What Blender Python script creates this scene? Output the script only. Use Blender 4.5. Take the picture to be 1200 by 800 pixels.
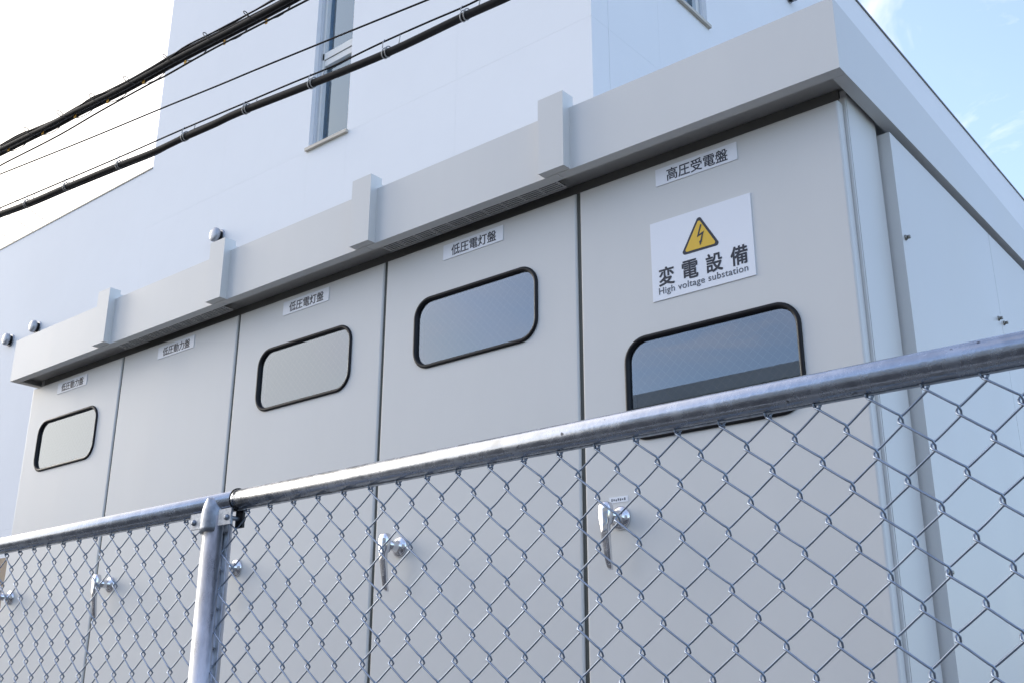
import bpy, bmesh, math, random
from mathutils import Vector, Matrix, noise

R = math.radians
random.seed(7)
for o in list(bpy.data.objects):
    bpy.data.objects.remove(o)
scene = bpy.context.scene
C = scene.collection

# ------------------------------------------------------------------ camera
CAM = Vector((0.8642, -2.2986, 1.39))
YAW, PITCH, ROLL, FPX = R(-39.73), R(19.116), R(0.166), 1262.4   # FPX: focal length in pixels of the 1200-px photo
fw = Vector((math.sin(YAW) * math.cos(PITCH), math.cos(YAW) * math.cos(PITCH), math.sin(PITCH)))
rt0 = Vector((math.cos(YAW), -math.sin(YAW), 0))
up0 = rt0.cross(fw)
rt = math.cos(ROLL) * rt0 + math.sin(ROLL) * up0
up = -math.sin(ROLL) * rt0 + math.cos(ROLL) * up0
cd = bpy.data.cameras.new('camera')
cam = bpy.data.objects.new('camera', cd)
C.objects.link(cam)
cam.matrix_world = Matrix(((rt.x, up.x, -fw.x, CAM.x), (rt.y, up.y, -fw.y, CAM.y), (rt.z, up.z, -fw.z, CAM.z), (0, 0, 0, 1)))
cd.sensor_width = 36.0
cd.lens = 36.0 * FPX / 1200.0
cd.clip_start, cd.clip_end = 0.05, 2000.0
scene.camera = cam


def at(u, v, y):
    """photo pixel -> point on the vertical plane y"""
    d = rt * ((u - 600) / FPX) - up * ((v - 400) / FPX) + fw
    t = (y - CAM.y) / d.y
    return CAM + d * t


# ------------------------------------------------------------------ light
CLOUD_OFFSET = (7.0, 2.0, 0.0)
SUN_AZ, SUN_EL = -94.0, 20.0          # azimuth clockwise from +y
sdir = Vector((math.sin(R(SUN_AZ)) * math.cos(R(SUN_EL)), math.cos(R(SUN_AZ)) * math.cos(R(SUN_EL)), math.sin(R(SUN_EL))))
world = bpy.data.worlds.new('World')
scene.world = world
world.use_nodes = True
wn, wl = world.node_tree.nodes, world.node_tree.links
wn.clear()


def wnode(t, **k):
    n = wn.new(t)
    for a, b in k.items():
        setattr(n, a, b)
    return n


sky = wnode('ShaderNodeTexSky', sky_type='NISHITA')
sky.sun_disc = False
sky.sun_elevation = R(SUN_EL)
sky.sun_rotation = R(SUN_AZ)
sky.air_density, sky.dust_density, sky.ozone_density = 1.0, 2.5, 3.0
bg = wnode('ShaderNodeBackground')
bg.inputs['Strength'].default_value = 0.12
wout = wnode('ShaderNodeOutputWorld')
tc = wnode('ShaderNodeTexCoord')
sep = wnode('ShaderNodeSeparateXYZ')
wl.new(tc.outputs['Generated'], sep.inputs[0])


def wmath(op, a, b=None, c=None, clamp=False):
    n = wnode('ShaderNodeMath', operation=op, use_clamp=clamp)
    for i, x in enumerate((a, b, c)):
        if x is None:
            continue
        if hasattr(x, 'is_output'):
            wl.new(x, n.inputs[i])
        else:
            n.inputs[i].default_value = x
    return n.outputs[0]


zz = wmath('ADD', wmath('MAXIMUM', sep.outputs[2], 0.0), 0.12)
cmb = wnode('ShaderNodeCombineXYZ')
wl.new(wmath('DIVIDE', sep.outputs[0], zz), cmb.inputs[0])
wl.new(wmath('DIVIDE', sep.outputs[1], zz), cmb.inputs[1])
nz = wnode('ShaderNodeTexNoise')                       # wisps
nz.inputs['Scale'].default_value = 1.5
nz.inputs['Detail'].default_value = 7
nz.inputs['Roughness'].default_value = 0.55
nz.inputs['Distortion'].default_value = 0.5
wl.new(cmb.outputs[0], nz.inputs['Vector'])
mpw = wnode('ShaderNodeMapping')
mpw.inputs['Location'].default_value = CLOUD_OFFSET
wl.new(cmb.outputs[0], mpw.inputs['Vector'])
nb = wnode('ShaderNodeTexNoise')                       # broad banks of cloud
nb.inputs['Scale'].default_value = 0.42
nb.inputs['Detail'].default_value = 2
wl.new(mpw.outputs[0], nb.inputs['Vector'])
dot = wnode('ShaderNodeVectorMath', operation='DOT_PRODUCT')
dot.inputs[1].default_value = sdir
wl.new(tc.outputs['Generated'], dot.inputs[0])
near = wmath('MULTIPLY_ADD', dot.outputs['Value'], 0.5, 0.5, clamp=True)      # 1 toward the sun, 0 away from it
# high cloud, thicker on the sun's side of the sky
cl = wnode('ShaderNodeMapRange', interpolation_type='SMOOTHSTEP')
cl.inputs['From Min'].default_value = 0.475
cl.inputs['From Max'].default_value = 0.80
mixn = wmath('ADD', wmath('MULTIPLY', nb.outputs['Fac'], 0.46), wmath('MULTIPLY', nz.outputs['Fac'], 0.54))
wl.new(wmath('ADD', mixn, wmath('MULTIPLY', wmath('POWER', near, 9.0), 0.5)), cl.inputs['Value'])
cloud = wnode('ShaderNodeMix', data_type='RGBA')
wsp = wnode('ShaderNodeTexNoise')                      # loose wisps of cirrus
wsp.inputs['Scale'].default_value = 3.1
wsp.inputs['Detail'].default_value = 6
wsp.inputs['Roughness'].default_value = 0.6
wsp.inputs['Distortion'].default_value = 0.8
wl.new(mpw.outputs[0], wsp.inputs['Vector'])
wr = wnode('ShaderNodeMapRange', interpolation_type='SMOOTHSTEP')
wr.inputs['From Min'].default_value = 0.47
wr.inputs['From Max'].default_value = 0.74
wr.inputs['To Max'].default_value = 0.40
wl.new(wsp.outputs['Fac'], wr.inputs['Value'])
wl.new(wmath('MAXIMUM', wmath('MULTIPLY_ADD', cl.outputs[0], 0.82, 0.09), wr.outputs[0]), cloud.inputs['Factor'])     # a thin veil of cirrus everywhere
wl.new(sky.outputs[0], cloud.inputs[6])
# cloud brightness: forward scattering towards the sun
ccol = wnode('ShaderNodeMix', data_type='RGBA')
wl.new(wmath('POWER', near, 12.0), ccol.inputs['Factor'])
ccol.inputs[6].default_value = (4.35, 4.05, 4.3, 1)
ccol.inputs[7].default_value = (6.2, 5.9, 5.3, 1)
wl.new(ccol.outputs[2], cloud.inputs[7])
veil = wnode('ShaderNodeMix', data_type='RGBA', blend_type='DARKEN')     # haze veils the sun's aureole
veil.inputs['Factor'].default_value = 1.0
vcol = wnode('ShaderNodeMix', data_type='RGBA')
wl.new(wmath('POWER', near, 12.0), vcol.inputs['Factor'])
vcol.inputs[6].default_value = (4.8, 4.95, 5.4, 1)
vcol.inputs[7].default_value = (5.3, 4.6, 3.6, 1)
wl.new(vcol.outputs[2], veil.inputs[7])
wl.new(cloud.outputs[2], veil.inputs[6])
wl.new(veil.outputs[2], bg.inputs['Color'])
wl.new(bg.outputs[0], wout.inputs[0])

sl = bpy.data.lights.new('sun', 'SUN')
sl.energy = 0.5
sl.angle = R(26)
sl.color = (1.0, 0.955, 0.89)
sun = bpy.data.objects.new('sun', sl)
C.objects.link(sun)
sun.rotation_euler = (-sdir).to_track_quat('-Z', 'Y').to_euler()
sun.location = sdir * 60

vs = scene.view_settings
vs.view_transform = 'Standard'
vs.look = 'None'
vs.exposure = 1.96
vs.gamma = 1.0
vs.use_curve_mapping = False
scene.cycles.max_bounces = 8
scene.cycles.use_denoising = True

# ------------------------------------------------------------------ materials
M = {}


def mat(name, col, rough=0.5, metal=0.0, spec=0.5, coat=0.0, vary=0.0, vscale=4.0, bump=0.0, bscale=60.0, ior=1.45, speck=None, stretch=(1, 1, 1), rvary=0.0):
    m = bpy.data.materials.new(name)
    m.use_nodes = True
    n, l = m.node_tree.nodes, m.node_tree.links
    b = n['Principled BSDF']
    b.inputs['Base Color'].default_value = (*col, 1)
    b.inputs['Roughness'].default_value = rough
    b.inputs['Metallic'].default_value = metal
    b.inputs['Specular IOR Level'].default_value = spec
    b.inputs['IOR'].default_value = ior
    b.inputs['Coat Weight'].default_value = coat
    b.inputs['Coat Roughness'].default_value = 0.08
    t = n.new('ShaderNodeNewGeometry')
    mp = n.new('ShaderNodeMapping')
    mp.inputs['Scale'].default_value = stretch
    l.new(t.outputs['Position'], mp.inputs['Vector'])
    last = None
    if vary or rvary:
        x = n.new('ShaderNodeTexNoise')
        x.inputs['Scale'].default_value = vscale
        x.inputs['Detail'].default_value = 6
        x.inputs['Roughness'].default_value = 0.62
        l.new(mp.outputs[0], x.inputs['Vector'])
        if vary:
            r = n.new('ShaderNodeMapRange')
            r.inputs['From Min'].default_value, r.inputs['From Max'].default_value = 0.3, 0.7
            r.inputs['To Min'].default_value, r.inputs['To Max'].default_value = 1 - vary, 1 + vary
            l.new(x.outputs['Fac'], r.inputs['Value'])
            mx = n.new('ShaderNodeVectorMath')
            mx.operation = 'SCALE'
            mx.inputs[0].default_value = col
            l.new(r.outputs[0], mx.inputs['Scale'])
            last = mx.outputs[0]
        if rvary:
            r = n.new('ShaderNodeMapRange')
            r.inputs['From Min'].default_value, r.inputs['From Max'].default_value = 0.3, 0.7
            r.inputs['To Min'].default_value, r.inputs['To Max'].default_value = rough - rvary, rough + rvary
            l.new(x.outputs['Fac'], r.inputs['Value'])
            l.new(r.outputs[0], b.inputs['Roughness'])
    if speck:
        sc_, thr, scol = speck
        x = n.new('ShaderNodeTexNoise')
        x.inputs['Scale'].default_value = sc_
        x.inputs['Detail'].default_value = 3
        l.new(mp.outputs[0], x.inputs['Vector'])
        r = n.new('ShaderNodeMapRange')
        r.inputs['From Min'].default_value, r.inputs['From Max'].default_value = thr, thr + 0.04
        l.new(x.outputs['Fac'], r.inputs['Value'])
        mx = n.new('ShaderNodeMix')
        mx.data_type = 'RGBA'
        l.new(r.outputs[0], mx.inputs['Factor'])
        mx.inputs[6].default_value = (*col, 1)
        if last:
            l.new(last, mx.inputs[6])
        mx.inputs[7].default_value = (*scol, 1)
        last = mx.outputs[2]
    if last:
        l.new(last, b.inputs['Base Color'])
    if bump:
        x = n.new('ShaderNodeTexNoise')
        x.inputs['Scale'].default_value = bscale
        x.inputs['Detail'].default_value = 3
        l.new(mp.outputs[0], x.inputs['Vector'])
        bp = n.new('ShaderNodeBump')
        bp.inputs['Strength'].default_value = 1.0
        bp.inputs['Distance'].default_value = bump
        l.new(x.outputs['Fac'], bp.inputs['Height'])
        l.new(bp.outputs[0], b.inputs['Normal'])
    M[name] = m
    return m


mat('cabinet_paint', (0.69, 0.68, 0.65), rough=0.40, spec=0.5, vary=0.028, vscale=2.6, bump=0.0022, bscale=1.9, rvary=0.06, stretch=(1, 1, .4))
mat('cabinet_dark', (0.20, 0.19, 0.17), rough=0.5, vary=0.06)
mat('strip_dark', (0.075, 0.08, 0.07), rough=0.6, vary=0.1)
mat('interior', (0.16, 0.18, 0.20), rough=0.6, vary=0.1)
mat('blind', (0.50, 0.56, 0.62), rough=0.8, vary=0.04)
mat('instrument', (0.62, 0.64, 0.66), rough=0.4)
mat('building_white', (0.84, 0.84, 0.85), rough=0.6, spec=0.2, vary=0.018, vscale=0.8, bump=0.001, bscale=1.2)
mat('joint_sealant', (0.74, 0.74, 0.745), rough=0.7)
mat('coping', (0.16, 0.15, 0.13), rough=0.4, vary=0.1)
mat('brown_tile', (0.30, 0.22, 0.15), rough=0.6, vary=0.2, vscale=9)
mat('frame_white', (0.72, 0.72, 0.70), rough=0.35, vary=0.03)
mat('frame_grey', (0.58, 0.61, 0.65), rough=0.4, vary=0.03)
mat('sill_metal', (0.55, 0.50, 0.42), rough=0.4, vary=0.06)
mat('vent_metal', (0.40, 0.42, 0.46), rough=0.4, metal=0.5, vary=0.08, vscale=12)
mat('black', (0.012, 0.012, 0.013), rough=0.5)
mat('rubber', (0.008, 0.008, 0.010), rough=0.42, spec=0.3, vary=0.2, vscale=30)
mat('galvanised', (0.42, 0.45, 0.50), rough=0.25, metal=0.92, vary=0.16, vscale=38, bump=0.0003, bscale=140, speck=(55, 0.70, (0.10, 0.10, 0.11)), rvary=0.09)
mat('galvanised_post', (0.50, 0.52, 0.56), rough=0.36, metal=0.9, vary=0.4, vscale=26, bump=0.0004, bscale=110, rvary=0.12, stretch=(1, 1, 0.35))
mat('galvanised_cast', (0.30, 0.33, 0.38), rough=0.46, metal=0.85, vary=0.3, vscale=60, bump=0.0006, bscale=160)
mat('wire', (0.30, 0.35, 0.43), rough=0.36, metal=0.9, vary=0.16, vscale=25)
mat('chrome', (0.70, 0.70, 0.72), rough=0.06, metal=1.0)
mat('chrome_dark', (0.30, 0.26, 0.22), rough=0.2, metal=1.0)
mat('zinc_screw', (0.30, 0.29, 0.26), rough=0.4, metal=0.9, vary=0.2, vscale=80)
mat('red_mark', (0.55, 0.03, 0.03), rough=0.4)
mat('plate_white', (0.86, 0.87, 0.90), rough=0.22, vary=0.01)
mat('ink', (0.022, 0.024, 0.035), rough=0.35)
mat('ink_grey', (0.10, 0.11, 0.13), rough=0.35)
mat('sign_yellow', (0.80, 0.50, 0.03), rough=0.28)
mat('cable_black', (0.010, 0.010, 0.011), rough=0.6, spec=0.2, vary=0.3, vscale=20)
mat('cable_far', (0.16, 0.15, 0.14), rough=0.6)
mat('cable_ring', (0.34, 0.34, 0.34), rough=0.5, metal=0.5)
mat('tag_orange', (0.80, 0.42, 0.06), rough=0.5)
mat('concrete', (0.19, 0.185, 0.175), rough=0.85, vary=0.16, vscale=3, bump=0.002, bscale=50)
mat('asphalt', (0.055, 0.055, 0.057), rough=0.9, vary=0.2, vscale=5, bump=0.003, bscale=90)
mat('gravel', (0.15, 0.145, 0.135), rough=0.95, vary=0.3, vscale=30, bump=0.01, bscale=40)
mat('line_white', (0.7, 0.7, 0.68), rough=0.8, vary=0.15, vscale=20)
mat('house_beige', (0.68, 0.64, 0.56), rough=0.8, vary=0.06, vscale=2)
mat('house_grey', (0.30, 0.31, 0.32), rough=0.8, vary=0.06, vscale=2)
mat('roof_slate', (0.08, 0.085, 0.095), rough=0.6, vary=0.2)


def glass_mat(name, refl_col, inner, base_refl, fmul=1.6, rough=0.01):
    m = bpy.data.materials.new(name)
    m.use_nodes = True
    n, l = m.node_tree.nodes, m.node_tree.links
    n.clear()
    o = n.new('ShaderNodeOutputMaterial')
    mx = n.new('ShaderNodeMixShader')
    gl = n.new('ShaderNodeBsdfGlossy')
    gl.inputs['Color'].default_value = (*refl_col, 1)
    gl.inputs['Roughness'].default_value = rough
    tr = n.new('ShaderNodeBsdfTransparent')
    tr.inputs['Color'].default_value = (*inner, 1)
    fr = n.new('ShaderNodeFresnel')
    fr.inputs['IOR'].default_value = 1.52
    a = n.new('ShaderNodeMath')
    a.operation = 'MULTIPLY_ADD'
    a.inputs[1].default_value = fmul
    a.inputs[2].default_value = base_refl
    a.use_clamp = True
    l.new(fr.outputs[0], a.inputs[0])
    l.new(a.outputs[0], mx.inputs[0])
    l.new(tr.outputs[0], mx.inputs[1])
    l.new(gl.outputs[0], mx.inputs[2])
    l.new(mx.outputs[0], o.inputs[0])
    M[name] = m


glass_mat('door_glass', (0.78, 0.87, 0.97), (0.60, 0.68, 0.74), 0.06, 2.5)
glass_mat('window_glass', (0.72, 0.88, 1.0), (0.70, 0.87, 1.0), 0.09)

# ------------------------------------------------------------------ mesh helpers


def link(name, me, material, parent=None, smooth=False):
    o = bpy.data.objects.new(name, me)
    C.objects.link(o)
    if material:
        for x in (material if isinstance(material, (list, tuple)) else [material]):
            me.materials.append(M[x])
    if parent:
        o.parent = parent
    if smooth:
        for f in me.polygons:
            f.use_smooth = True
    return o


def from_bm(name, bm, material, parent=None, smooth=False, bevel=0.0, segs=2):
    if bevel:
        bmesh.ops.bevel(bm, geom=[e for e in bm.edges if len(e.link_faces) == 2 and e.calc_face_angle() > 0.6], offset=bevel, segments=segs, affect='EDGES', profile=0.5)
    bmesh.ops.recalc_face_normals(bm, faces=bm.faces)
    me = bpy.data.meshes.new(name)
    bm.to_mesh(me)
    bm.free()
    return link(name, me, material, parent, smooth)


def box(bm, x0, x1, y0, y1, z0, z1, mi=0):
    v = [bm.verts.new((x, y, z)) for z in (z0, z1) for y in (y0, y1) for x in (x0, x1)]
    for q in ((0, 2, 3, 1), (4, 5, 7, 6), (0, 1, 5, 4), (2, 6, 7, 3), (0, 4, 6, 2), (1, 3, 7, 5)):
        f = bm.faces.new([v[i] for i in q])
        f.material_index = mi
    return v


def boxo(name, x0, x1, y0, y1, z0, z1, material, parent=None, bevel=0.0):
    bm = bmesh.new()
    box(bm, x0, x1, y0, y1, z0, z1)
    return from_bm(name, bm, material, parent, bevel=bevel)


def empty(name, loc=(0, 0, 0)):
    o = bpy.data.objects.new(name, None)
    C.objects.link(o)
    o.location = loc
    o.empty_display_size = 0.1
    return o


def tag(o, label=None, cat=None, group=None, kind=None):
    if label:
        o['label'] = label
    if cat:
        o['category'] = cat
    if group:
        o['group'] = group
    if kind:
        o['kind'] = kind
    return o


def tube_data(pts, r, sides=6, closed=False):
    """swept tube; r is a number or a list"""
    pts = [Vector(p) for p in pts]
    n = len(pts)
    verts, faces = [], []
    t0 = (pts[1] - pts[0]).normalized()
    ref = Vector((0, 0, 1)) if abs(t0.z) < 0.9 else Vector((1, 0, 0))
    nrm = (ref - t0 * ref.dot(t0)).normalized()
    for i in range(n):
        a = pts[(i - 1) % n] if (closed or i > 0) else pts[i]
        b = pts[(i + 1) % n] if (closed or i < n - 1) else pts[i]
        t = (b - a).normalized()
        nrm = (nrm - t * nrm.dot(t)).normalized()
        bi = t.cross(nrm)
        rr = r[i] if isinstance(r, (list, tuple)) else r
        for k in range(sides):
            an = 2 * math.pi * k / sides
            verts.append(pts[i] + (nrm * math.cos(an) + bi * math.sin(an)) * rr)
    m = n if closed else n - 1
    for i in range(m):
        j = (i + 1) % n
        for k in range(sides):
            k2 = (k + 1) % sides
            faces.append((i * sides + k, i * sides + k2, j * sides + k2, j * sides + k))
    if not closed:
        faces.append(tuple(range(sides))[::-1])
        faces.append(tuple((n - 1) * sides + k for k in range(sides)))
    return verts, faces


def tube(name, pts, r, material, parent=None, sides=8, closed=False):
    v, f = tube_data(pts, r, sides, closed)
    me = bpy.data.meshes.new(name)
    me.from_pydata(v, [], f)
    me.update()
    return link(name, me, material, parent, True)


def lathe(bm, prof, centre, axis='y', seg=28, mi=0, caps=True):
    """prof: (radius, height along axis)"""
    rings = []
    for r, h in prof:
        ring = []
        for k in range(seg):
            a = 2 * math.pi * k / seg
            c, s = math.cos(a) * r, math.sin(a) * r
            p = {'y': (c, h, s), 'z': (c, s, h), 'x': (h, c, s)}[axis]
            ring.append(bm.verts.new(Vector(centre) + Vector(p)))
        rings.append(ring)
    for a, b in zip(rings, rings[1:]):
        for k in range(seg):
            f = bm.faces.new((a[k], a[(k + 1) % seg], b[(k + 1) % seg], b[k]))
            f.smooth = True
            f.material_index = mi
    if caps:
        for ring in (rings[0], rings[-1]):
            f = bm.faces.new(ring)
            f.material_index = mi


def rrect(cx, cz, w, h, r, seg=8):
    out = []
    for sx, sz, a0 in ((1, 1, 0), (-1, 1, 90), (-1, -1, 180), (1, -1, 270)):
        for k in range(seg + 1):
            a = R(a0 + 90 * k / seg)
            out.append((cx + sx * (w / 2 - r) + math.cos(a) * r, cz + sz * (h / 2 - r) + math.sin(a) * r))
    return out


def text_mesh(name, s, size, material, parent, x, y, z, width=None, height=None, bold=0.0, spacing=1.0, thick=0.0004, align='CENTER'):
    """lettering lying on a plane facing -y; x,z give the centre (or the left edge) of the word's box"""
    cu = bpy.data.curves.new('t', 'FONT')
    cu.body = s
    cu.size = size
    cu.extrude = thick / 2
    cu.space_character = spacing
    cu.resolution_u = 4
    ob = bpy.data.objects.new('t', cu)
    C.objects.link(ob)
    dg = bpy.context.evaluated_depsgraph_get()
    me = bpy.data.meshes.new_from_object(ob.evaluated_get(dg))
    bpy.data.objects.remove(ob)
    bpy.data.curves.remove(cu)
    xs = [v.co.x for v in me.vertices]
    ys = [v.co.y for v in me.vertices]
    x0, x1, y0, y1 = min(xs), max(xs), min(ys), max(ys)
    kx = width / (x1 - x0) if width else 1.0
    ky = height / (y1 - y0) if height else kx
    base = [((v.co.x - (x0 if align == 'LEFT' else (x0 + x1) / 2)) * kx + x, y - v.co.z, (v.co.y - (y0 + y1) / 2) * ky + z) for v in me.vertices]
    fcs = [tuple(p.vertices) for p in me.polygons]
    bpy.data.meshes.remove(me)
    sh = [(0, 0)] if not bold else [(0, 0), (bold, bold), (-bold, -bold), (bold, -bold), (-bold, bold)]
    vv, ff = [], []
    for k, (dx, dz) in enumerate(sh):        # heavier strokes: shifted copies a hair in front of each other
        n0 = len(vv)
        vv += [(p[0] + dx, p[1] - .00006 * k, p[2] + dz) for p in base]
        ff += [tuple(i + n0 for i in f) for f in fcs]
    me = bpy.data.meshes.new(name)
    me.from_pydata(vv, [], ff)
    return link(name, me, material, parent)


# ------------------------------------------------------------------ ground
def sheet(name, x0, x1, y0, y1, z, material, kind='structure', nx=1):
    bm = bmesh.new()
    v = [bm.verts.new(p) for p in ((x0, y0, z), (x1, y0, z), (x1, y1, z), (x0, y1, z))]
    bm.faces.new(v)
    o = from_bm(name, bm, material)
    o['kind'] = kind
    return o


sheet('ground', -900, 900, -900, 900, -0.012, 'gravel')
sheet('concrete_yard', -40, 6, -0.86, 40, -0.006, 'concrete')
sheet('road', -120, 120, -9.0, -1.58, -0.004, 'asphalt')
for k, yy in enumerate((-2.05, -8.6)):
    sheet('road_edge_line', -120, 120, yy - 0.075, yy + 0.075, 0.0, 'line_white')
tag(boxo('kerb', -60, 60, -1.6, -1.45, -0.02, 0.11, 'concrete', bevel=0.01), kind='structure')

# ------------------------------------------------------------------ main building
YB = 4.0
XR, XT, XL = -3.516, -10.15, -26.0     # right corner, tower's left edge, wing's left end
HB, HW = 10.76, 7.75
ZJ = 6.935                               # panel joint level with the window sill
YE = 42.0                                # far end of the side wall
bld = empty('white_building', (XT, YB, 0))
tag(bld, 'tall white panel clad building with a slit window behind the cabinet', 'building')
GP = 0.0011


def bpart(name, x0, x1, y0, y1, z0, z1, material, parent=bld, bevel=0.0):
    o = boxo(name, x0, x1, y0, y1, z0, z1, material, None, bevel)
    if parent:
        o.parent = parent
        o.matrix_parent_inverse = Matrix.Translation(-Vector(bld.location)) if parent is bld else Matrix.Identity(4)
    return o


bpart('core_wall', XL + .3, XR - .3, YB + .28, YE - .3, 0, HW - .3, 'joint_sealant')
bpart('core_wall', XT + .3, XR - .3, YB + .28, YE - .3, HW - .3, HB - .4, 'joint_sealant')
bpart('roof_slab', XT + .26, XR - .26, YB + .26, YE - .26, HB - .4, HB - .3, 'concrete')
# front cladding, window column left open
WX0, WX1, WZ0 = -7.142, -6.545, ZJ
rowz = [0.0, 3.2, ZJ, HB]
cols = [XT, -8.65, WX0, WX1, -5.05, XR]
for i in range(len(cols) - 1):
    for j in range(3):
        if cols[i] == WX0 and j == 2:
            continue
        z0, z1 = rowz[j], rowz[j + 1]
        mm = 'brown_tile' if j == 0 else 'building_white'
        gl, gr = (0 if cols[i] in (XT, WX1) and j == 2 else GP / 2), (0 if cols[i + 1] == WX0 and j == 2 else GP / 2)
        bpart('wall_panel', cols[i] + gl, cols[i + 1] - gr, YB, YB + .25, z0 + GP / 2, z1 - GP / 2, mm)
xs = [XT - 3.92 * k for k in range(5)]
for i in range(4):
    for z0, z1, mm in ((0, 3.2, 'brown_tile'), (3.2, 3.55, 'building_white'), (3.55, HW, 'building_white')):
        bpart('wall_panel', xs[i + 1] + GP / 2, xs[i] - GP / 2, YB, YB + .25, z0 + GP / 2, z1 - GP / 2, mm)
bpart('coping', XL, XT - .002, YB - .008, YB + .26, HW, HW + .02, 'coping')
bpart('coping', XT - .015, XR + .018, YB - .018, YB + .26, HB, HB + .04, 'coping')
bpart('coping', XR - .26, XR + .018, YB + .262, YE, HB, HB + .026, 'coping')
# left flank of the tower above the wing
bpart('wall_panel', XT, XT + .25, YB + .252, YE, HW, HB, 'building_white')
# side cladding with its window
SY0, SY1 = 5.30, 6.04
SZ0 = 7.93
ys = [YB + .252, SY0 - .22, 9.4, 13.6, 17.8, 22.0, 26.2, 30.4, 34.6, YE]
for i in range(len(ys) - 1):
    for j in range(3):
        z0, z1 = rowz[j], rowz[j + 1]
        mm = 'brown_tile' if j == 0 else 'building_white'
        if i == 1 and j == 2:
            for a0, a1, b0, b1 in ((ys[1], SY0, z0, z1), (SY1, ys[2], z0, z1), (SY0, SY1, z0, SZ0), (SY0, SY1, 9.93, z1)):
                bpart('wall_panel', XR - .25, XR, a0 + (GP / 2 if a0 == ys[1] else 0), a1 - (GP / 2 if a1 == ys[2] else 0), b0 + (GP / 2 if b0 == z0 else 0), b1 - (GP / 2 if b1 == z1 else 0), mm)
        else:
            bpart('wall_panel', XR - .25, XR, ys[i] + GP / 2, ys[i + 1] - GP / 2, z0 + GP / 2, z1 - GP / 2, mm)


def slit_window(front):
    """recessed tall window: frame, panes, transom, sill"""
    if front:
        a0, a1, z0, z1 = WX0, WX1, WZ0, HB - .35
        put = lambda n, u0, u1, d0, d1, q0, q1, m, par: bpart(n, u0, u1, YB + d0, YB + d1, q0, q1, m, par)
    else:
        a0, a1, z0, z1 = SY0, SY1, SZ0, 9.93
        put = lambda n, u0, u1, d0, d1, q0, q1, m, par: bpart(n, XR - d1, XR - d0, u0, u1, q0, q1, m, par)
    w = put('window', a0, a0 + .035, .05, .20, z0, z1, 'frame_grey', bld)
    w.name = 'window'
    for args in (('window_frame', a1 - .03, a1, .05, .20, z0, z1, 'frame_grey'),
                 ('window_frame', a0 + .037, a0 + .068, .075, .20, z0 + .03, z1, 'frame_white'),
                 ('sill', a0 - .02, a1 + .02, -.035, .20, z0 - .012, z0 + .022, 'sill_metal')):
        put(*args, w)
    if front:
        put('transom', a0 + .04, a1 - .032, .085, .20, 7.965, 8.035, 'frame_white', w)
        put('transom', a0 + .04, a1 - .032, .075, .20, 8.045, 8.125, 'frame_white', w)
        put('pane', a0 + .068, a1 - .031, .125, .135, z0 + .024, 7.964, 'window_glass', w)
        put('pane', a0 + .068, a1 - .031, .125, .135, 8.126, z1, 'window_glass', w)
    else:
        put('window_frame', a1 - .09, a1 - .032, .07, .20, z0 + .03, z1, 'frame_white', w)
        put('pane', a0 + .069, a1 - .091, .11, .12, z0 + .024, z1, 'window_glass', w)
    if front:
        bpart('lintel_panel', a0 + .001, a1 - .001, YB, YB + .25, z1 + .002, HB - GP, 'building_white')
    # pale blue-grey curtain just behind the panes
    put('room', a0 - .01, a1 + .01, .24, .275, z0, z1, 'blind', w)


slit_window(True)
slit_window(False)


def round_vent(loc, rotz, label):
    t = empty('round_vent', loc)
    t.rotation_euler.z = rotz
    bm = bmesh.new()
    lathe(bm, [(.105, 0), (.105, -.006), (.092, -.012)], (0, 0, 0), 'y', 28)
    from_bm('flange', bm, 'vent_metal', t)
    bm = bmesh.new()
    lathe(bm, [(.074, -.010), (.074, -.075)], (0, 0, 0), 'y', 24)
    from_bm('throat', bm, 'black', t)
    bm = bmesh.new()
    # domed hood, its lower half open as a dark grille
    lathe(bm, [(.098, -.058), (.1, -.085), (.094, -.1), (.07, -.112), (.03, -.118), (.002, -.119)], (0, 0, 0), 'y', 28)
    from_bm('hood', bm, 'vent_metal', t)
    for k in range(9):
        a = R(200 + 17.5 * k)
        c, s = math.cos(a) * .09, math.sin(a) * .09
        tube('grille_bar', [(c, -.008, s), (c, -.06, s)], .004, 'black', t, 5)
    t.scale = (.82, .9, .82)
    tag(t, label, 'vent', 'round vent hoods on the white wall')
    return t


for (u, v, lab) in ((252.5, 275.5, 'round grey vent hood on white wall just above a roof joint cover'),
                    (39.5, 382.5, 'round grey vent hood on white wall, second from the left'),
                    (8, 397.5, 'round grey vent hood on white wall at the far left')):
    q = at(u, v, YB - .06)
    round_vent((q.x, YB, q.z), 0, lab)
round_vent((XR, 8.12, 9.50), R(90), 'dark vent hood high on the bluish side wall')

# ------------------------------------------------------------------ switchgear cabinet
W, T = 0.8, 2.83
XLC = -3.972
cab = empty('switchgear_cabinet', (0, 0, 0))
tag(cab, 'long beige steel switchgear cabinet with five doors behind the chain link fence', 'cabinet')
ZB = 0.42
DEPTH = 2.05
boxo('plinth', XLC - .02, .02, .02, DEPTH, -.02, ZB - .06, 'concrete', cab, .008)
boxo('base_frame', XLC + .01, -.005, .035, DEPTH - .02, ZB - .06, ZB, 'cabinet_dark', cab)
boxo('back_panel', XLC + .012, -.005, DEPTH - .05, DEPTH - .002, ZB, T + .04, 'cabinet_paint', cab)
boxo('left_panel', XLC - .004, XLC + .02, .04, DEPTH, ZB, T + .05, 'cabinet_paint', cab)
boxo('inner_bulkhead', XLC + .03, -.03, .42, .45, ZB, T + .02, 'interior', cab)


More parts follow.
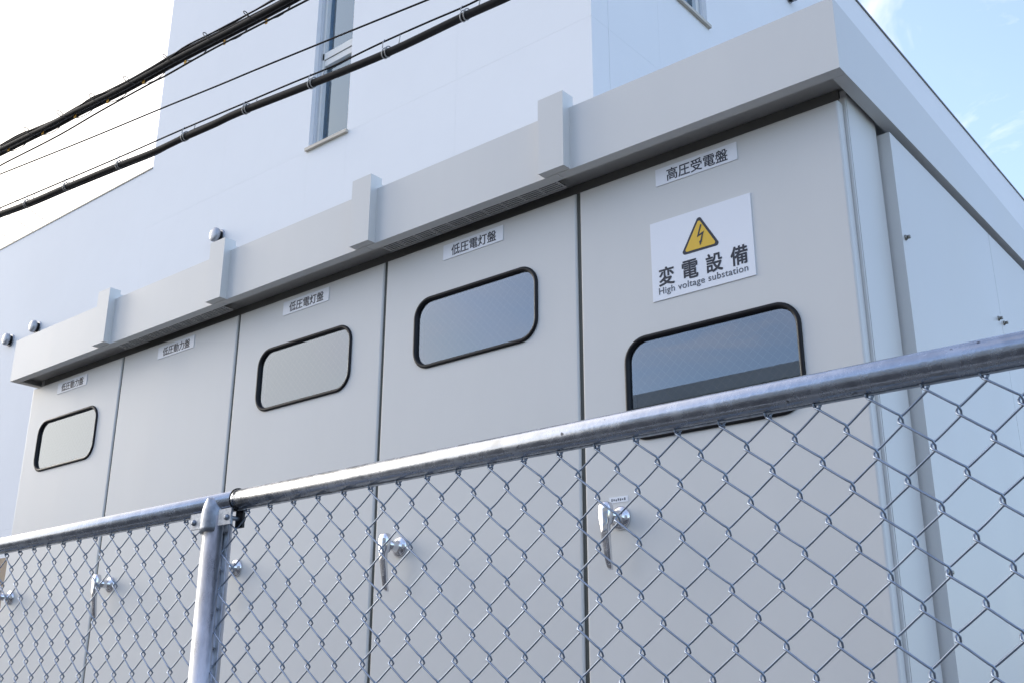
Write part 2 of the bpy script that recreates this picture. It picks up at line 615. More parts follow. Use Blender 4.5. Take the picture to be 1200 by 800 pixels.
def door(i, win_z, wh_=.239):
    ww_, hh_ = .483, wh_ - .023
    x0, x1 = -W * (i + 1) + .0075, -W * i - .0065
    if i == 0:
        x1 = -.003
    if i == 4:
        x0 = XLC + .004
    z0, z1 = ZB + .03, T
    r = .006
    bm = bmesh.new()

    def loop(ins, y):
        return [bm.verts.new((x, y, z)) for x, z in ((x0 + ins, z0 + ins), (x1 - ins, z0 + ins), (x1 - ins, z1 - ins), (x0 + ins, z1 - ins))]
    L0 = loop(r, 0)
    loops = [L0] + [loop(r - r * math.sin(R(a)), r - r * math.cos(R(a))) for a in (22, 45, 67, 90)] + [loop(0, .032)]
    for a, b in zip(loops, loops[1:]):
        for k in range(4):
            f = bm.faces.new((a[k], a[(k + 1) % 4], b[(k + 1) % 4], b[k]))
    eds = [bm.edges.get((L0[k], L0[(k + 1) % 4])) for k in range(4)]
    cx = -W * i - .4
    if win_z:
        pts = rrect(cx, win_z, ww_, hh_, .055, 8)
        hv = [bm.verts.new((x, 0, z)) for x, z in pts]
        hb = [bm.verts.new((x, .03, z)) for x, z in pts]
        n = len(hv)
        for k in range(n):
            e = bm.edges.new((hv[k], hv[(k + 1) % n]))
            eds.append(e)
        for k in range(n):
            bm.faces.new((hv[k], hv[(k + 1) % n], hb[(k + 1) % n], hb[k]))
    bmesh.ops.triangle_fill(bm, edges=eds, use_beauty=True, use_dissolve=False)
    d = from_bm('door', bm, 'cabinet_paint', cab)
    if win_z:
        # gasket: profile swept round the rounded rectangle
        prof = [(.0108, .000), (.0112, -.0035), (.0092, -.0062), (.005, -.0075), (.001, -.0062), (-.0022, -.003), (-.003, .006)]
        bm = bmesh.new()
        rings = [[bm.verts.new((x, y, z)) for x, z in rrect(cx, win_z, ww_ + 2 * g, hh_ + 2 * g, .055 + g, 10)] for g, y in prof]
        n = len(rings[0])
        for a, b in zip(rings, rings[1:]):
            for k in range(n):
                f = bm.faces.new((a[k], a[(k + 1) % n], b[(k + 1) % n], b[k]))
                f.smooth = True
        from_bm('gasket', bm, 'rubber', d)
        pts = rrect(cx, win_z, ww_ - .004, hh_ - .004, .053, 8)
        me = bpy.data.meshes.new('glass')                   # outer face only, normal towards the street
        me.from_pydata([(x, .004, z) for x, z in pts], [], [tuple(range(len(pts)))])
        me.update()
        link('glass', me, 'door_glass', d)
        assert me.polygons[0].normal.y < 0
        # wired glass: fine diagonal net just behind the face
        bm = bmesh.new()
        hw, hh, st, t = .236, hh_ / 2 - .006, .0185, .00045
        for sgn in (1, -1):
            k = -60
            while k <= 60:
                # line z = sgn*(x) + c inside the pane
                c = k * st * 1.414
                k += 1
                xa = max(-hw, min(sgn * (-hh - c), sgn * (hh - c)))
                xb = min(hw, max(sgn * (-hh - c), sgn * (hh - c)))
                if xb - xa < .004:
                    continue
                za, zb = sgn * xa + c, sgn * xb + c
                nx, nzv = -sgn * .7071 * t, .7071 * t
                y = .0046 if sgn > 0 else .0050
                q = [(xa + nx, za + nzv), (xb + nx, zb + nzv), (xb - nx, zb - nzv), (xa - nx, za - nzv)]
                bm.faces.new([bm.verts.new((cx + a, y, win_z + b)) for a, b in q])
        o = from_bm('wire_net', bm, 'zinc_screw', d)
        o['kind'] = 'stuff'
        # instrument tray seen dimly through the pane
        bm = bmesh.new()
        box(bm, cx - .21, cx + .23, .30, .41, win_z - .30, win_z - .03)
        box(bm, cx - .05, cx + .05, .27, .299, win_z - .14, win_z - .05)
        box(bm, cx + .09, cx + .19, .27, .299, win_z - .14, win_z - .05)
        from_bm('instrument_tray', bm, 'instrument', d, bevel=.003)
    # handle
    hx, hz = -W * i - .682, 1.868
    bm = bmesh.new()
    lathe(bm, [(.031, .001), (.031, -.004), (.028, -.008), (.021, -.011), (.0165, -.013), (.015, -.03), (.0145, -.052)], (hx, 0, hz), 'y', 32)
    h = from_bm('handle', bm, 'chrome', d)
    # lever: rounded head tapering down to a curled tip
    rows = [(.034, .010, -.046, .018), (.030, .0165, -.046, .024), (.018, .0190, -.046, .028), (.0, .0192, -.045, .030), (-.018, .0165, -.046, .027), (-.026, .0130, -.051, .020),
            (-.05, .0118, -.048, .017), (-.08, .0108, -.0435, .015), (-.105, .0096, -.0395, .014), (-.118, .0086, -.037, .013), (-.128, .0072, -.033, .011), (-.134, .005, -.029, .008)]
    bm = bmesh.new()
    rings = []
    for dz, hwid, yc, dep in rows:
        ring = []
        for k in range(12):
            a = 2 * math.pi * k / 12
            ca, sa = math.cos(a), math.sin(a)
            sx_ = math.copysign(abs(ca) ** .6, ca) * hwid
            sy_ = math.copysign(abs(sa) ** .6, sa) * dep / 2
            ring.append(bm.verts.new((hx - .006 + sx_, yc - .012 + sy_, hz + dz)))
        rings.append(ring)
    for a, b in zip(rings, rings[1:]):
        for k in range(12):
            f = bm.faces.new((a[k], a[(k + 1) % 12], b[(k + 1) % 12], b[k]))
            f.smooth = True
    bm.faces.new(rings[0])
    bm.faces.new(rings[-1])
    from_bm('handle_lever', bm, 'chrome', d)
    if i == 2:
        boxo('red_strip', hx - .012, hx + .000, -.0715, -.0695, hz - .10, hz - .045, 'red_mark', d)  # small red strip on the front of the lever
    return d


doors = [door(0, 2.2005, .283), door(1, 2.532), door(2, 2.532), door(3, None), door(4, 2.532)]

# strip of frame seen in the gaps between doors, and the corner post
for i in range(1, 5):
    boxo('door_mullion', -W * i - .02, -W * i + .02, .034, .075, ZB, T + .02, 'cabinet_dark', cab)
    boxo('gap_strip', -W * i - .0058, -W * i + .0068, .0065, .0335, ZB + .03, T - .001, 'strip_dark', cab)  # dark strip filling the gap, set back from the door faces
bm = bmesh.new()
box(bm, -.010, .0055, .040, .225, ZB - .03, T + .044)
from_bm('corner_post', bm, 'cabinet_paint', cab, bevel=.005, segs=3)
boxo('header_shade_strip', XLC + .03, -.012, .036, .06, T - .03, T + .049, 'cabinet_dark', cab)  # dark strip standing in for the shade above the doors
boxo('post_lip', -.010, .0045, .0335, .0385, ZB - .03, T + .02, 'cabinet_paint', cab, .003)

# side panels, proud of the post, with their screws
py = [.236, 1.048, 1.85]
for k in range(2):
    a, b = py[k] + (.0 if k == 0 else .0012), py[k + 1] - .0012
    bm = bmesh.new()
    box(bm, -.002, .0365, a, b, ZB + .02, T)
    sp = from_bm('side_panel', bm, 'cabinet_paint', cab, bevel=.0045 if k == 0 else .0015, segs=3)
    for yy in (a + .021, b - .030):
        for zz_ in (2.535, 1.70, .9):
            bm = bmesh.new()
            lathe(bm, [(.0075, .0), (.0075, .003), (.005, .005)], (.0365, yy, zz_), 'x', 10)
            lathe(bm, [(.0048, .005), (.0048, .012), (.0042, .013)], (.0365, yy, zz_), 'x', 6)
            from_bm('screw', bm, 'zinc_screw', sp)
boxo('side_trim', -.002, .030, 1.853, DEPTH, ZB + .02, T, 'cabinet_paint', cab, .003)

# roof: fascia, lip, soffit, joint covers, grilles
RX0, RX1, RY = XLC - .036, .0485, -.0965
LIPZ, FT = 2.852, 3.052
SL = 1 / 27.0
RB = DEPTH + .09
roof = boxo('roof', RX0 + .004, RX1 - .004, RY + .003, RB - .003, LIPZ + .030, LIPZ + .040, 'cabinet_paint', cab)
bm = bmesh.new()
# top sheet, falling gently to the back
v = [bm.verts.new(p) for p in ((RX0 + .001, RY + .001, FT - .001), (RX1 - .001, RY + .001, FT - .001), (RX1 - .001, RB - .001, FT - .001 - SL * (RB - RY)), (RX0 + .001, RB - .001, FT - .001 - SL * (RB - RY)))]
bm.faces.new(v)
from_bm('roof_sheet', bm, 'cabinet_paint', roof)
fx = [RX0] + [-W * i for i in (4, 3, 2, 1)] + [RX1]
for a, b in zip(fx, fx[1:]):
    a += .001 if a != RX0 else 0
    b -= .001 if b != RX1 else 0
    bm = bmesh.new()
    box(bm, a, b, RY, RY + .003, LIPZ, FT)
    box(bm, a + (.0032 if a == RX0 else 0), b - (.0032 if b == RX1 else 0), RY + .003, RY + .036, LIPZ, LIPZ + .003)
    from_bm('fascia_panel', bm, 'cabinet_paint', roof)
for x, s in ((RX1, 1), (RX0, -1)):
    bm = bmesh.new()
    q = [(RY + .0031, LIPZ), (RB, LIPZ), (RB, FT - SL * (RB - RY)), (RY + .0031, FT)]
    va = [bm.verts.new((x, y, z)) for y, z in q]
    vb = [bm.verts.new((x - s * .003, y, z)) for y, z in q]
    bm.faces.new(va)
    bm.faces.new(vb)
    for k in range(4):
        bm.faces.new((va[k], va[(k + 1) % 4], vb[(k + 1) % 4], vb[k]))
    box(bm, min(x - s * .003, x - s * .034), max(x - s * .003, x - s * .034), RY + .0365, RB, LIPZ, LIPZ + .003)
    from_bm('side_fascia', bm, 'cabinet_paint', roof)
boxo('rear_fascia', RX0 + .004, RX1 - .004, RB - .003, RB, LIPZ, FT - SL * (RB - RY) - .002, 'cabinet_paint', roof)
for i in range(1, 5):
    bm = bmesh.new()
    x = -W * i
    box(bm, x - .0455, x + .0455, -.1265, RY + .020, LIPZ + .002, 3.096)
    jc = from_bm('joint_cover', bm, 'cabinet_paint', roof, bevel=.0025)
    bm = bmesh.new()
    vv = box(bm, x - .036, x + .036, RY + .0205, RB, FT - .02, 3.082)
    for q in vv:
        if q.co.y > 1:
            q.co.z -= SL * (RB - RY)
    from_bm('joint_ridge', bm, 'cabinet_paint', jc)
for i in (1, 3):
    a, b = -W * (i + 1) + .035, -W * i - .035
    bm = bmesh.new()
    y0, y1 = RY + .0385, RY + .0875
    zg = LIPZ + .001
    for k in range(6):
        yy = y0 + (y1 - y0) * k / 5
        box(bm, a, b, yy - .0016, yy + .0016, zg, zg + .0025)
    nrib = 11
    for k in range(nrib):
        xx = a + (b - a) * k / (nrib - 1)
        box(bm, xx - .003, xx + .003, y0 - .002, y1 + .002, zg + .0028, zg + .005)
    g = from_bm('vent_grille', bm, 'cabinet_paint', roof)
    boxo('vent_shade_sheet', a, b, y0, y1, zg + .0075, zg + .0095, 'black', g)  # black sheet: the dark behind the slots, put in as colour

# ------------------------------------------------------------------ signs on the doors
ords = ['on the rightmost door above the warning sign', 'on the second door from the right', 'on the middle door',
        'on the windowless door', 'on the leftmost door']
names = ['高圧受電盤', '低圧電灯盤', '低圧電灯盤', '低圧動力盤', '低圧動力盤']
for i in range(5):
    cx, cz = -W * i - .4065, 2.786
    t = empty('nameplate', (cx, -.001, cz))
    tag(t, 'small white nameplate lettered %s %s' % (names[i], ords[i]), 'nameplate', 'nameplates along the tops of the doors')
    boxo('plate', -.125, .125, -.0015, .0012, -.0255, .0255, 'plate_white', t, .0006)
    text_mesh('lettering', names[i], .04, 'ink', t, .004, -.0018, -.001, width=.186, height=.036, bold=.00035)

ws = empty('warning_sign', (-.556, -.001, 2.427))
tag(ws, 'white high voltage warning sign with yellow lightning triangle on the rightmost door', 'sign')
boxo('plate', 0, .302, -.0016, .0012, 0, .227, 'plate_white', ws, .0006)


def rtri(pts, r, seg=5):
    out = []
    n = len(pts)
    for i in range(n):
        p, a, b = Vector(pts[i]), Vector(pts[i - 1]), Vector(pts[(i + 1) % n])
        da, db = (a - p).normalized(), (b - p).normalized()
        h = math.acos(max(-1, min(1, da.dot(db)))) / 2
        c = p + (da + db).normalized() * (r / math.sin(h))
        p0, p1 = p + da * (r / math.tan(h)), p + db * (r / math.tan(h))
        for k in range(seg + 1):
            q = p0.lerp(p1, k / seg)
            out.append(c + (q - c).normalized() * r)
    return out


def flat(name, pts, y, material, parent, th=.0004):
    bm = bmesh.new()
    a = [bm.verts.new((x, y, z)) for x, z in pts]
    b = [bm.verts.new((x, y + th, z)) for x, z in pts]
    bm.faces.new(a)
    bm.faces.new(b[::-1])
    n = len(a)
    for k in range(n):
        bm.faces.new((a[k], b[k], b[(k + 1) % n], a[(k + 1) % n]))
    bmesh.ops.triangulate(bm, faces=bm.faces, ngon_method='EAR_CLIP')
    return from_bm(name, bm, material, parent)


flat('triangle_border', rtri([(.092, .1085), (.210, .1085), (.151, .2105)], .0075), -.0022, 'ink', ws)
flat('triangle', rtri([(.1035, .1150), (.1985, .1150), (.151, .1975)], .0045), -.0028, 'sign_yellow', ws)
bz = [(.1568, .1805), (.1462, .1505), (.1612, .1565), (.1536, .1320)]
hwid = .0021
Lf, Rt = [], []
for k, q in enumerate(bz):
    q = Vector(q)
    d0 = (q - Vector(bz[k - 1])).normalized() if k else None
    d1 = (Vector(bz[k + 1]) - q).normalized() if k < 3 else None
    d0, d1 = d0 or d1, d1 or d0
    n0, n1 = Vector((-d0.y, d0.x)), Vector((-d1.y, d1.x))
    m = (n0 + n1).normalized()
    m = m * (hwid / max(.45, m.dot(n0)))
    Lf.append(q + m)
    Rt.append(q - m)
bm = bmesh.new()
for k in range(3):
    for yy in (-.0034,):
        bm.faces.new([bm.verts.new((p.x, yy - .00005 * k, p.y)) for p in (Lf[k], Lf[k + 1], Rt[k + 1], Rt[k])])
bm.faces.new([bm.verts.new((x, -.0036, z)) for x, z in ((.1488, .1345), (.1590, .1370), (.1512, .1215))])
from_bm('lightning_bolt', bm, 'ink', ws)
for k, ch in enumerate('変電設備'):
    text_mesh('lettering', ch, .05, 'ink', ws, .0452 + .0715 * k, -.0020, .0645, width=.0465, height=.051, bold=.0009)
text_mesh('lettering', 'High voltage substation', .02, 'ink_grey', ws, .151, -.0020, .0225, width=.262, bold=.0001, spacing=1.06)

# tiny sticker over the right-hand handle: illegible grey strokes
st = empty('handle_sticker', (-.6865, -.0008, 1.9165))
tag(st, 'tiny white sticker above the handle of the rightmost door', 'sticker')
boxo('backing', -.0285, .0285, -.0006, .001, -.0075, .0075, 'plate_white', st)
bm = bmesh.new()
for k in range(7):
    xx = -.020 + k * .0066
    box(bm, xx - .0019, xx + .0019, -.0010, -.0006, -.0036 + .001 * (k % 2), .0034 - .001 * (k % 3))
from_bm('print', bm, 'ink_grey', st)

# ------------------------------------------------------------------ chain link fence
YF, ZR, RR = -0.9986, 1.7965, 0.0205
fence = empty('chain_link_fence', (0, YF, 0))
tag(fence, 'galvanised chain link fence with pipe rail in front of the cabinet', 'fence')
FX0, FX1 = -2.97, 1.06
ZT = ZTOP = 1.7735
JX = -.931


def fpart(o):
    o.parent = fence
    o.matrix_parent_inverse = Matrix.Translation((0, -YF, 0))
    return o


def pipe_x(name, x0, x1, y, z, r, material, seg=36):
    bm = bmesh.new()
    lathe(bm, [(r - .001, x0), (r, x0 + .001), (r, x1 - .001), (r - .001, x1)], (0, y, z), 'x', seg)
    return fpart(from_bm(name, bm, material))


pipe_x('top_rail', JX + .001, FX1, YF, ZR, RR, 'galvanised')
pipe_x('top_rail', FX0, JX - .001, YF, ZR, RR - .0004, 'galvanised')
pipe_x('bottom_rail', FX0, FX1, YF, .06, .013, 'galvanised', 16)
# hanging strip under the rail that takes the top loops
for a, b in ((FX0 + .03, -1.03), (-.95, FX1)):
    fpart(boxo('hanger_strip', a, b, YF - .0015, YF + .0015, ZR - RR - .002, ZR - RR + .003, 'galvanised_cast'))
ring = [(JX + .004, YF + math.cos(2 * math.pi * k / 28) * (RR + .0018), ZR + math.sin(2 * math.pi * k / 28) * (RR + .0018)) for k in range(28)]
fpart(tube('rail_seam', ring, .0016, 'cable_black', None, 6, True))
PX = -.990
for px in (PX, PX - 1.98, PX + 2.02):
    # pipe post with a hook groove rolled into either side
    bm = bmesh.new()
    rp = .0295
    prof = []
    for a in range(0, 360, 6):
        d = min(abs(a - 360), a)
        d2 = abs(a - 180)
        if min(d, d2) > 13:
            prof.append((math.cos(R(a)) * rp, math.sin(R(a)) * rp))
        elif min(d, d2) == 12:
            prof.append((math.cos(R(a)) * rp * .985, math.sin(R(a)) * rp * .985))
        elif min(d, d2) == 6:
            prof.append((math.cos(R(a)) * rp * .74, math.sin(R(a)) * rp * 1.0))
        else:
            prof.append((math.cos(R(a)) * rp * .70, math.sin(R(a)) * rp))
    lo = [bm.verts.new((px + x, YF + y, .0)) for x, y in prof]
    hi = [bm.verts.new((px + x, YF + y, 1.768)) for x, y in prof]
    for k in range(len(lo)):
        k2 = (k + 1) % len(lo)
        f = bm.faces.new((lo[k], lo[k2], hi[k2], hi[k]))
        f.smooth = (Vector(prof[k]) - Vector(prof[k2])).length < .0045
    bm.faces.new(hi)
    fpart(from_bm('post', bm, 'galvanised_post'))
    # hooks punched out of the groove lips
    for k in range(22):
        zk = ZTOP - .041 - k * .0747
        if zk < .1:
            break
        fpart(tube('hook', [(px + .0205, YF + .004, zk + .004), (px + .0275, YF - .002, zk), (px + .0262, YF - .006, zk + .012)], .0014, 'galvanised_cast', None, 5))
    # cast saddle joining post and rail
    bm = bmesh.new()
    zs = [(1.736, 1.0), (1.746, 1.01), (1.772, 1.0), (1.784, .96), (1.792, .88), (1.799, .73), (1.8035, .5), (1.8055, .2)]
    rings = []
    for z, k_ in zs:
        rings.append([bm.verts.new((px - .004 + math.cos(R(a)) * .0325 * k_, YF - math.sin(R(a)) * (.0322 if z < 1.775 else .0322 - (z - 1.775) * .20), z)) for a in range(-14, 195, 8)])
    for a, b in zip(rings, rings[1:]):
        for k in range(len(a) - 1):
            f = bm.faces.new((a[k], a[k + 1], b[k + 1], b[k]))
            f.smooth = True
    sd = fpart(from_bm('saddle', bm, 'galvanised_cast'))
    md = sd.modifiers.new('s', 'SOLIDIFY')
    md.thickness = .004
    for sx in (1, -1):
        bm = bmesh.new()
        box(bm, min(px + sx * .027, px + sx * .068), max(px + sx * .027, px + sx * .068), YF - .0195, YF - .0150, 1.746, 1.778)
        fpart(from_bm('saddle_ear', bm, 'galvanised_cast', bevel=.004, segs=3))
        bm = bmesh.new()
        lathe(bm, [(.0062, -.0150), (.0062, -.0205), (.0050, -.0235), (.0022, -.0248)], (px + sx * .055, YF, 1.760), 'y', 14)
        lathe(bm, [(.0046, -.0150), (.0046, .022)], (px + sx * .055, YF, 1.760), 'y', 10)
        lathe(bm, [(.0080, .014), (.0080, .021)], (px + sx * .055, YF, 1.760), 'y', 6)
        fpart(from_bm('bolt', bm, 'galvanised_cast'))
        bm = bmesh.new()
        box(bm, min(px + sx * .046, px + sx * .070), max(px + sx * .046, px + sx * .070), YF + .008, YF + .0135, 1.742, 1.790)
        fpart(from_bm('rear_clamp', bm, 'black', bevel=.003))

P, HZ = .0705, .03735                 # net pitch, half height of a diamond


def warp(x, z):
    q = Vector((x * 3.1, z * 3.1, 1.7))
    q2 = Vector((x * 17.0, z * 17.0, 9.3))
    return (noise.noise(q) * .0022 + noise.noise(q2) * .0012, noise.noise(q + Vector((5, 5, 5))) * .0030, noise.noise(q2 + Vector((3, 8, 1))) * .0012)


def net_wire(xl, xr, start_left, top):
    pts = []
    n = int((top - .07) / HZ)
    e, w = .0025, .0052
    for k in range(n):
        z0 = top - k * HZ
        left = (k % 2 == 0) == start_left
        xa, xb = (xl - e, xr + e) if left else (xr + e, xl - e)
        side = -1 if left else 1
        for s, dy, dz in ((0.0, 0, 0), (.035, .9, .13), (.16, 1.0, .22), (.38, 1.0, .40), (.62, 1.0, .60), (.84, 1.0, .78), (.965, .9, .87)):
            x, z = xa + (xb - xa) * s, z0 - HZ * dz
            a = warp(x, z)
            pts.append((x + a[0], YF + side * w * dy + a[1], z + a[2]))
    return pts


def net(x_first, x_min, x_max):
    j = 0
    x = x_first
    while x > x_min:
        x -= P
    x += P
    while x < x_max:
        for xl, xr, sl_ in ((x, x + P / 2, True), (x + P / 2, x + P, False)):
            if xr > x_max + .005:
                continue
            v, f = tube_data(net_wire(xl, xr, sl_, ZT), .0016, 6)
            me = bpy.data.meshes.new('net_wire')
            me.from_pydata(v, [], f)
            o = link('net_wire', me, 'wire', None, True)
            fpart(o)
        # loop carrying the top knot
        lp = [(x + math.cos(a) * .0050, YF + .002 * math.cos(a), ZT + .0045 + math.sin(a) * .0085) for a in [2 * math.pi * k / 12 for k in range(12)]]
        fpart(tube('top_loop', lp, .0015, 'wire', None, 5, True))
        x += P


net(.3735, -.968, FX1 - .05)
net(-1.385, FX0 + .04, -1.012)

# ------------------------------------------------------------------ overhead cables
YC = 1.0


def dense(px, n=5, y=YC):
    """smooth curve through photo points, carried on past the frame to the poles"""
    p = [at(u, v, y) for u, v in px]
    out = []
    for i in range(len(p) - 1):
        p0 = p[i - 1] if i else p[0] * 2 - p[1]
        p1, p2 = p[i], p[i + 1]
        p3 = p[i + 2] if i + 2 < len(p) else p[-1] * 2 - p[-2]
        for k in range(n):
            t = k / n
            out.append(.5 * ((2 * p1) + (p2 - p0) * t + (2 * p0 - 5 * p1 + 4 * p2 - p3) * t * t + (3 * p1 - p0 - 3 * p2 + p3) * t ** 3))
    out.append(p[-1])
    return out


PXL, PXR = -14.0, 10.0


def extend(pts, zl=None, zr=None):
    a, b = pts[0], pts[-1]
    sl_ = (pts[0].z - pts[8].z) / (pts[0].x - pts[8].x)
    sr = (pts[-1].z - pts[-9].z) / (pts[-1].x - pts[-9].x)
    L = [Vector((PXL + (a.x - PXL) * k / 5, YC, 0)) for k in range(5)]
    for q in L:
        q.z = a.z + sl_ * (q.x - a.x)
    Rr = [Vector((b.x + (PXR - b.x) * k / 8, YC, 0)) for k in range(1, 9)]
    for q in Rr:
        d = q.x - b.x
        q.z = b.z + sr * d + .012 * d * d
    return L + pts + Rr


def cable(name, px, r, material, parent, n=5, sides=8, dy=0.0, ext=True):
    pts = dense(px, n)
    if ext:
        pts = extend(pts)
    if dy:
        pts = [q + Vector((0, dy, 0)) for q in pts]
    o = tube(name, pts, r, material, parent, sides)
    return o, pts


ub = empty('cable_bundle', (0, 0, 0))
tag(ub, 'upper bundle of black overhead cables lashed with a looping spiral wire', 'cable')
main_px = [(0, 178.5), (30, 163.5), (60, 149), (90, 133), (120, 118.5), (150, 103.5), (180, 87), (217, 67), (263, 43.5), (312, 18), (360, -8)]
cable('cable', main_px, .0185, 'cable_black', ub, dy=-.02)
cable('cable', [(u, v - (1 + 3.5 * (u / 360))) for u, v in main_px], .016, 'cable_black', ub, dy=.03)
cable('cable', [(0, 174), (13, 165.5), (38, 153), (65, 141.5), (90, 127), (120, 111), (150, 96), (180, 79), (200, 67), (222, 56), (263, 36), (300, 17.5), (330, 2), (350, -10)], .012, 'cable_black', ub)
cable('cable', [(0, 176), (20, 164), (45, 155), (70, 139), (100, 128), (120, 115), (140, 99), (165, 91), (185, 77), (205, 63.5), (240, 53), (263, 39), (290, 27), (330, 5), (350, -8)], .009, 'cable_black', ub, dy=.01)
cable('thin_wire', [(0, 172), (25, 158), (50, 149), (80, 136), (110, 115), (150, 101), (185, 82), (215, 58), (250, 40), (290, 19), (325, 0), (350, -14)], .0055, 'cable_black', ub, dy=-.01)
cable('thin_wire', [(0, 171), (30, 155), (62, 139.5), (90, 125), (125, 110), (160, 90), (190, 71), (230, 49), (268, 27), (300, 8), (330, -10)], .0045, 'cable_black', ub, dy=.02)
# spiral lashing
base = dense(main_px, 30)
tags_px = [(10, 176), (50, 156.5), (88, 137), (126, 119.5), (168, 97), (217, 74), (263, 50.5), (312, 26)]
tx = [at(u, v, YC).x for u, v in tags_px]
tx = [tx[0] - (tx[1] - tx[0])] + tx + [tx[-1] + (tx[-1] - tx[-2])]
hel = []
for i in range(len(tx) - 1):
    for k in range(20):
        ph = k / 20
        x = tx[i] + (tx[i + 1] - tx[i]) * (ph + .10 * math.sin(2 * math.pi * ph))
        cpt = min(base, key=lambda q: abs(q.x - x))
        a = 2 * math.pi * ph
        hel.append(Vector((x, YC + math.sin(a) * .055, cpt.z + .030 - math.cos(a) * .066)))
tube('lashing_wire', hel, .0032, 'cable_black', ub, 5)
for u, v in tags_px:
    q = at(u, v, YC)
    bm = bmesh.new()
    box(bm, q.x - .009, q.x + .009, YC - .004, YC + .004, q.z - .012, q.z + .016)
    from_bm('orange_clip', bm, 'tag_orange', ub, bevel=.002)
cable('lower_wire', [(0, 196.5), (15, 188.5), (70, 160.5), (120, 131.5), (180, 98.5), (195, 91), (250, 60), (312, 28), (370, -2)], .0062, 'cable_black', ub, dy=-.015)

w1 = empty('thin_cable', (0, 0, 0))
tag(w1, 'single thin black wire between the two thick overhead cables', 'cable')
cable('wire', [(0, 204.5), (100, 164.5), (188, 128), (257, 100), (300, 82), (360, 57.5), (430, 29), (503, -.5)], .0052, 'cable_black', w1)

lb = empty('suspended_cable', (0, 0, 0))
tag(lb, 'lower thick black overhead cable hung from a thin messenger wire by rings', 'cable')
A = [(0, 251), (35, 238), (78, 219.5), (140, 194), (180, 178.5), (215, 162), (250, 146.5), (280, 132.5), (365, 99), (455, 62), (540, 21.5), (590, -1)]
_, apts = cable('cable', A, .0205, 'cable_black', lb)
cable('cable', [(u, v - (0 if u < 170 else min(4.5, (u - 170) * .1))) for u, v in A], .0165, 'cable_black', lb, dy=.02)
mes = [(0, 244), (32, 230.5), (78, 211), (140, 184.5), (215, 151.5), (300, 115.5), (345, 96.5), (390, 78), (445, 51.5), (500, 27), (540, 10), (565, -2)]
_, mpts = cable('messenger_wire', mes, .005, 'cable_black', lb)


def z_on(pts, x):
    for a, b in zip(pts, pts[1:]):
        if a.x <= x <= b.x:
            return a.z + (b.z - a.z) * (x - a.x) / (b.x - a.x + 1e-9)
    return pts[-1].z


for u, v in [(32, 238), (78, 219), (140, 194), (217, 161), (289, 129), (366, 98), (453, 62), (545, 18)]:
    q = at(u, v, YC)
    zc, zm = z_on(apts, q.x), z_on(mpts, q.x)
    rg = .0265
    for k in range(2):
        x = q.x - .01 + .022 * k
        ringp = [(x + .01 * math.sin(a), YC + math.cos(a) * rg * .9, zc + .005 + math.sin(a) * rg) for a in [2 * math.pi * i / 18 for i in range(18)]]
        tube('hanger_ring', ringp, .0032, 'cable_ring', lb, 6, True)
    tube('hanger_wire', [(q.x - .02, YC, zm + .012), (q.x - .02, YC - .01, zm - .01), (q.x - .012, YC - .02, zc + .028)], .0026, 'cable_ring', lb, 5)
    tube('hanger_wire', [(q.x + .10, YC, z_on(mpts, q.x + .10) + .006), (q.x + .095, YC - .005, z_on(apts, q.x + .1) + .018)], .0026, 'cable_ring', lb, 5)
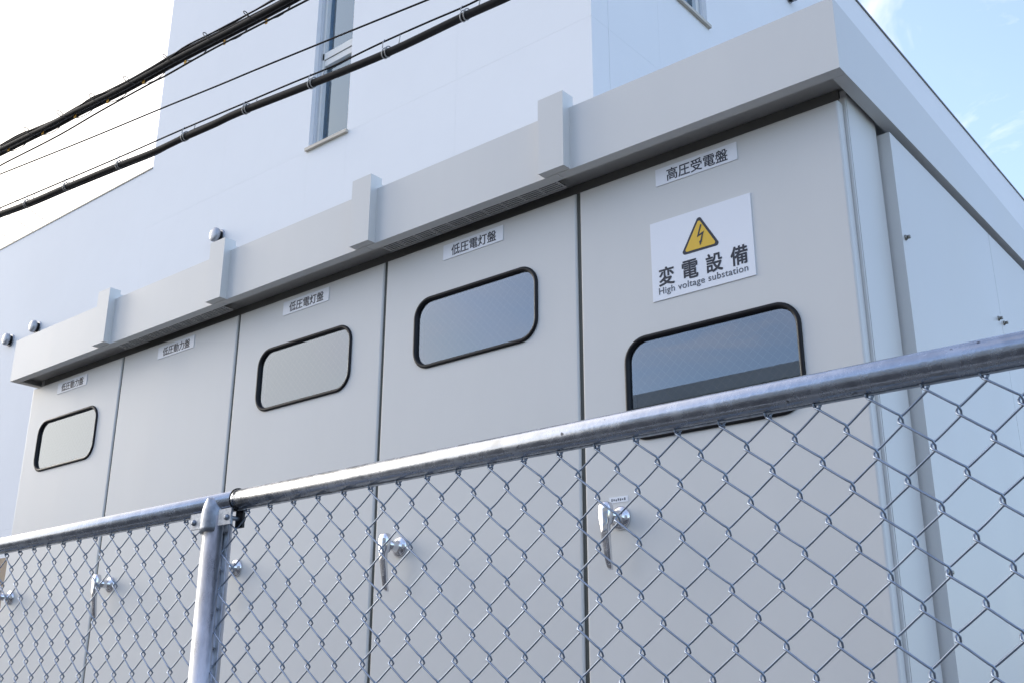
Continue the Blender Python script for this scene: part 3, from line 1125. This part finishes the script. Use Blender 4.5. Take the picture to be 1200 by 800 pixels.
for k, ((u0, v0, u1, v1), lab) in enumerate((((-40, 190, 110, 297), 'uppermost of three faint wires crossing the white sky at the left'),
                                     ((-40, 214.5, 90, 305), 'middle of three faint wires crossing the white sky at the left'),
                                     ((-40, 247, 70, 313), 'lowest of three faint wires crossing the white sky at the left'))):
    a, b = at(u0, v0, 13.0), at(u1, v1, 13.0)
    a2 = a + (a - b) * 1.2
    b2 = b + (b - a) * 1.2
    pts = [a2.lerp(b2, t / 10) - Vector((0, 0, .12 * (1 - (t / 5 - 1) ** 2) - .05)) for t in range(11)]
    o = tube('distant_wire', pts, .014, 'cable_far', None, 5)
    tag(o, lab, 'cable', 'faint distant wires')

# utility poles that carry the cables, outside the frame
for px, lab in ((PXL, 'tapered concrete utility pole carrying the cables at the left'), (PXR, 'tapered concrete utility pole carrying the cables at the right')):
    t = empty('utility_pole', (px, YC + .22, 0))
    bm = bmesh.new()
    lathe(bm, [(.17, -.05), (.15, 4), (.125, 9.5), (.11, 9.55)], (0, 0, 0), 'z', 20)
    from_bm('shaft', bm, 'concrete', t)
    boxo('crossarm', -.05, .05, -.9, .7, 8.6, 8.7, 'galvanised_post', t, .005)
    boxo('cable_bracket', -.05, .05, -.30, -.10, 4.0, 6.6, 'galvanised_cast', t, .005)
    for k in range(8):
        s = 1 if k % 2 else -1
        tube('step_bolt', [(s * .1, 0, 2.2 + .45 * k), (s * .3, 0, 2.2 + .45 * k)], .009, 'galvanised_cast', t, 6)
    tag(t, lab, 'utility pole', 'utility poles')


# ------------------------------------------------------------------ buildings across the road, mirrored in the panes
def block(loc, w, d, h, rows, cols_, wall, label, rotz=0):
    t = empty('apartment_block', loc)
    t.rotation_euler.z = rotz
    boxo('wall', -w / 2, w / 2, -d, 0, 0, h, wall, t)
    boxo('parapet', -w / 2 - .1, w / 2 + .1, -d - .1, .1, h, h + .25, 'frame_white', t)
    ww, wh = 1.7, 1.3
    for r_ in range(rows):
        for c in range(cols_):
            x = -w / 2 + (c + .5) * w / cols_
            z = 1.0 + r_ * 2.8
            f = boxo('window', x - ww / 2 - .06, x + ww / 2 + .06, .0, .05, z - .06, z + wh + .06, 'frame_white', t)
            boxo('pane', x - ww / 2, x - .02, .051, .06, z, z + wh, 'window_glass', f)
            boxo('pane', x + .02, x + ww / 2, .051, .06, z, z + wh, 'window_glass', f)
    tag(t, label, 'building')


block((-1.0, -14.0, 0), 21, 9, 6.75, 2, 6, 'house_beige', 'beige apartment block across the road, mirrored in the cabinet panes')
block((27.0, 4.0, 0), 18, 8, 5.4, 2, 5, 'house_grey', 'grey low block beyond the right side of the cabinet', R(90))
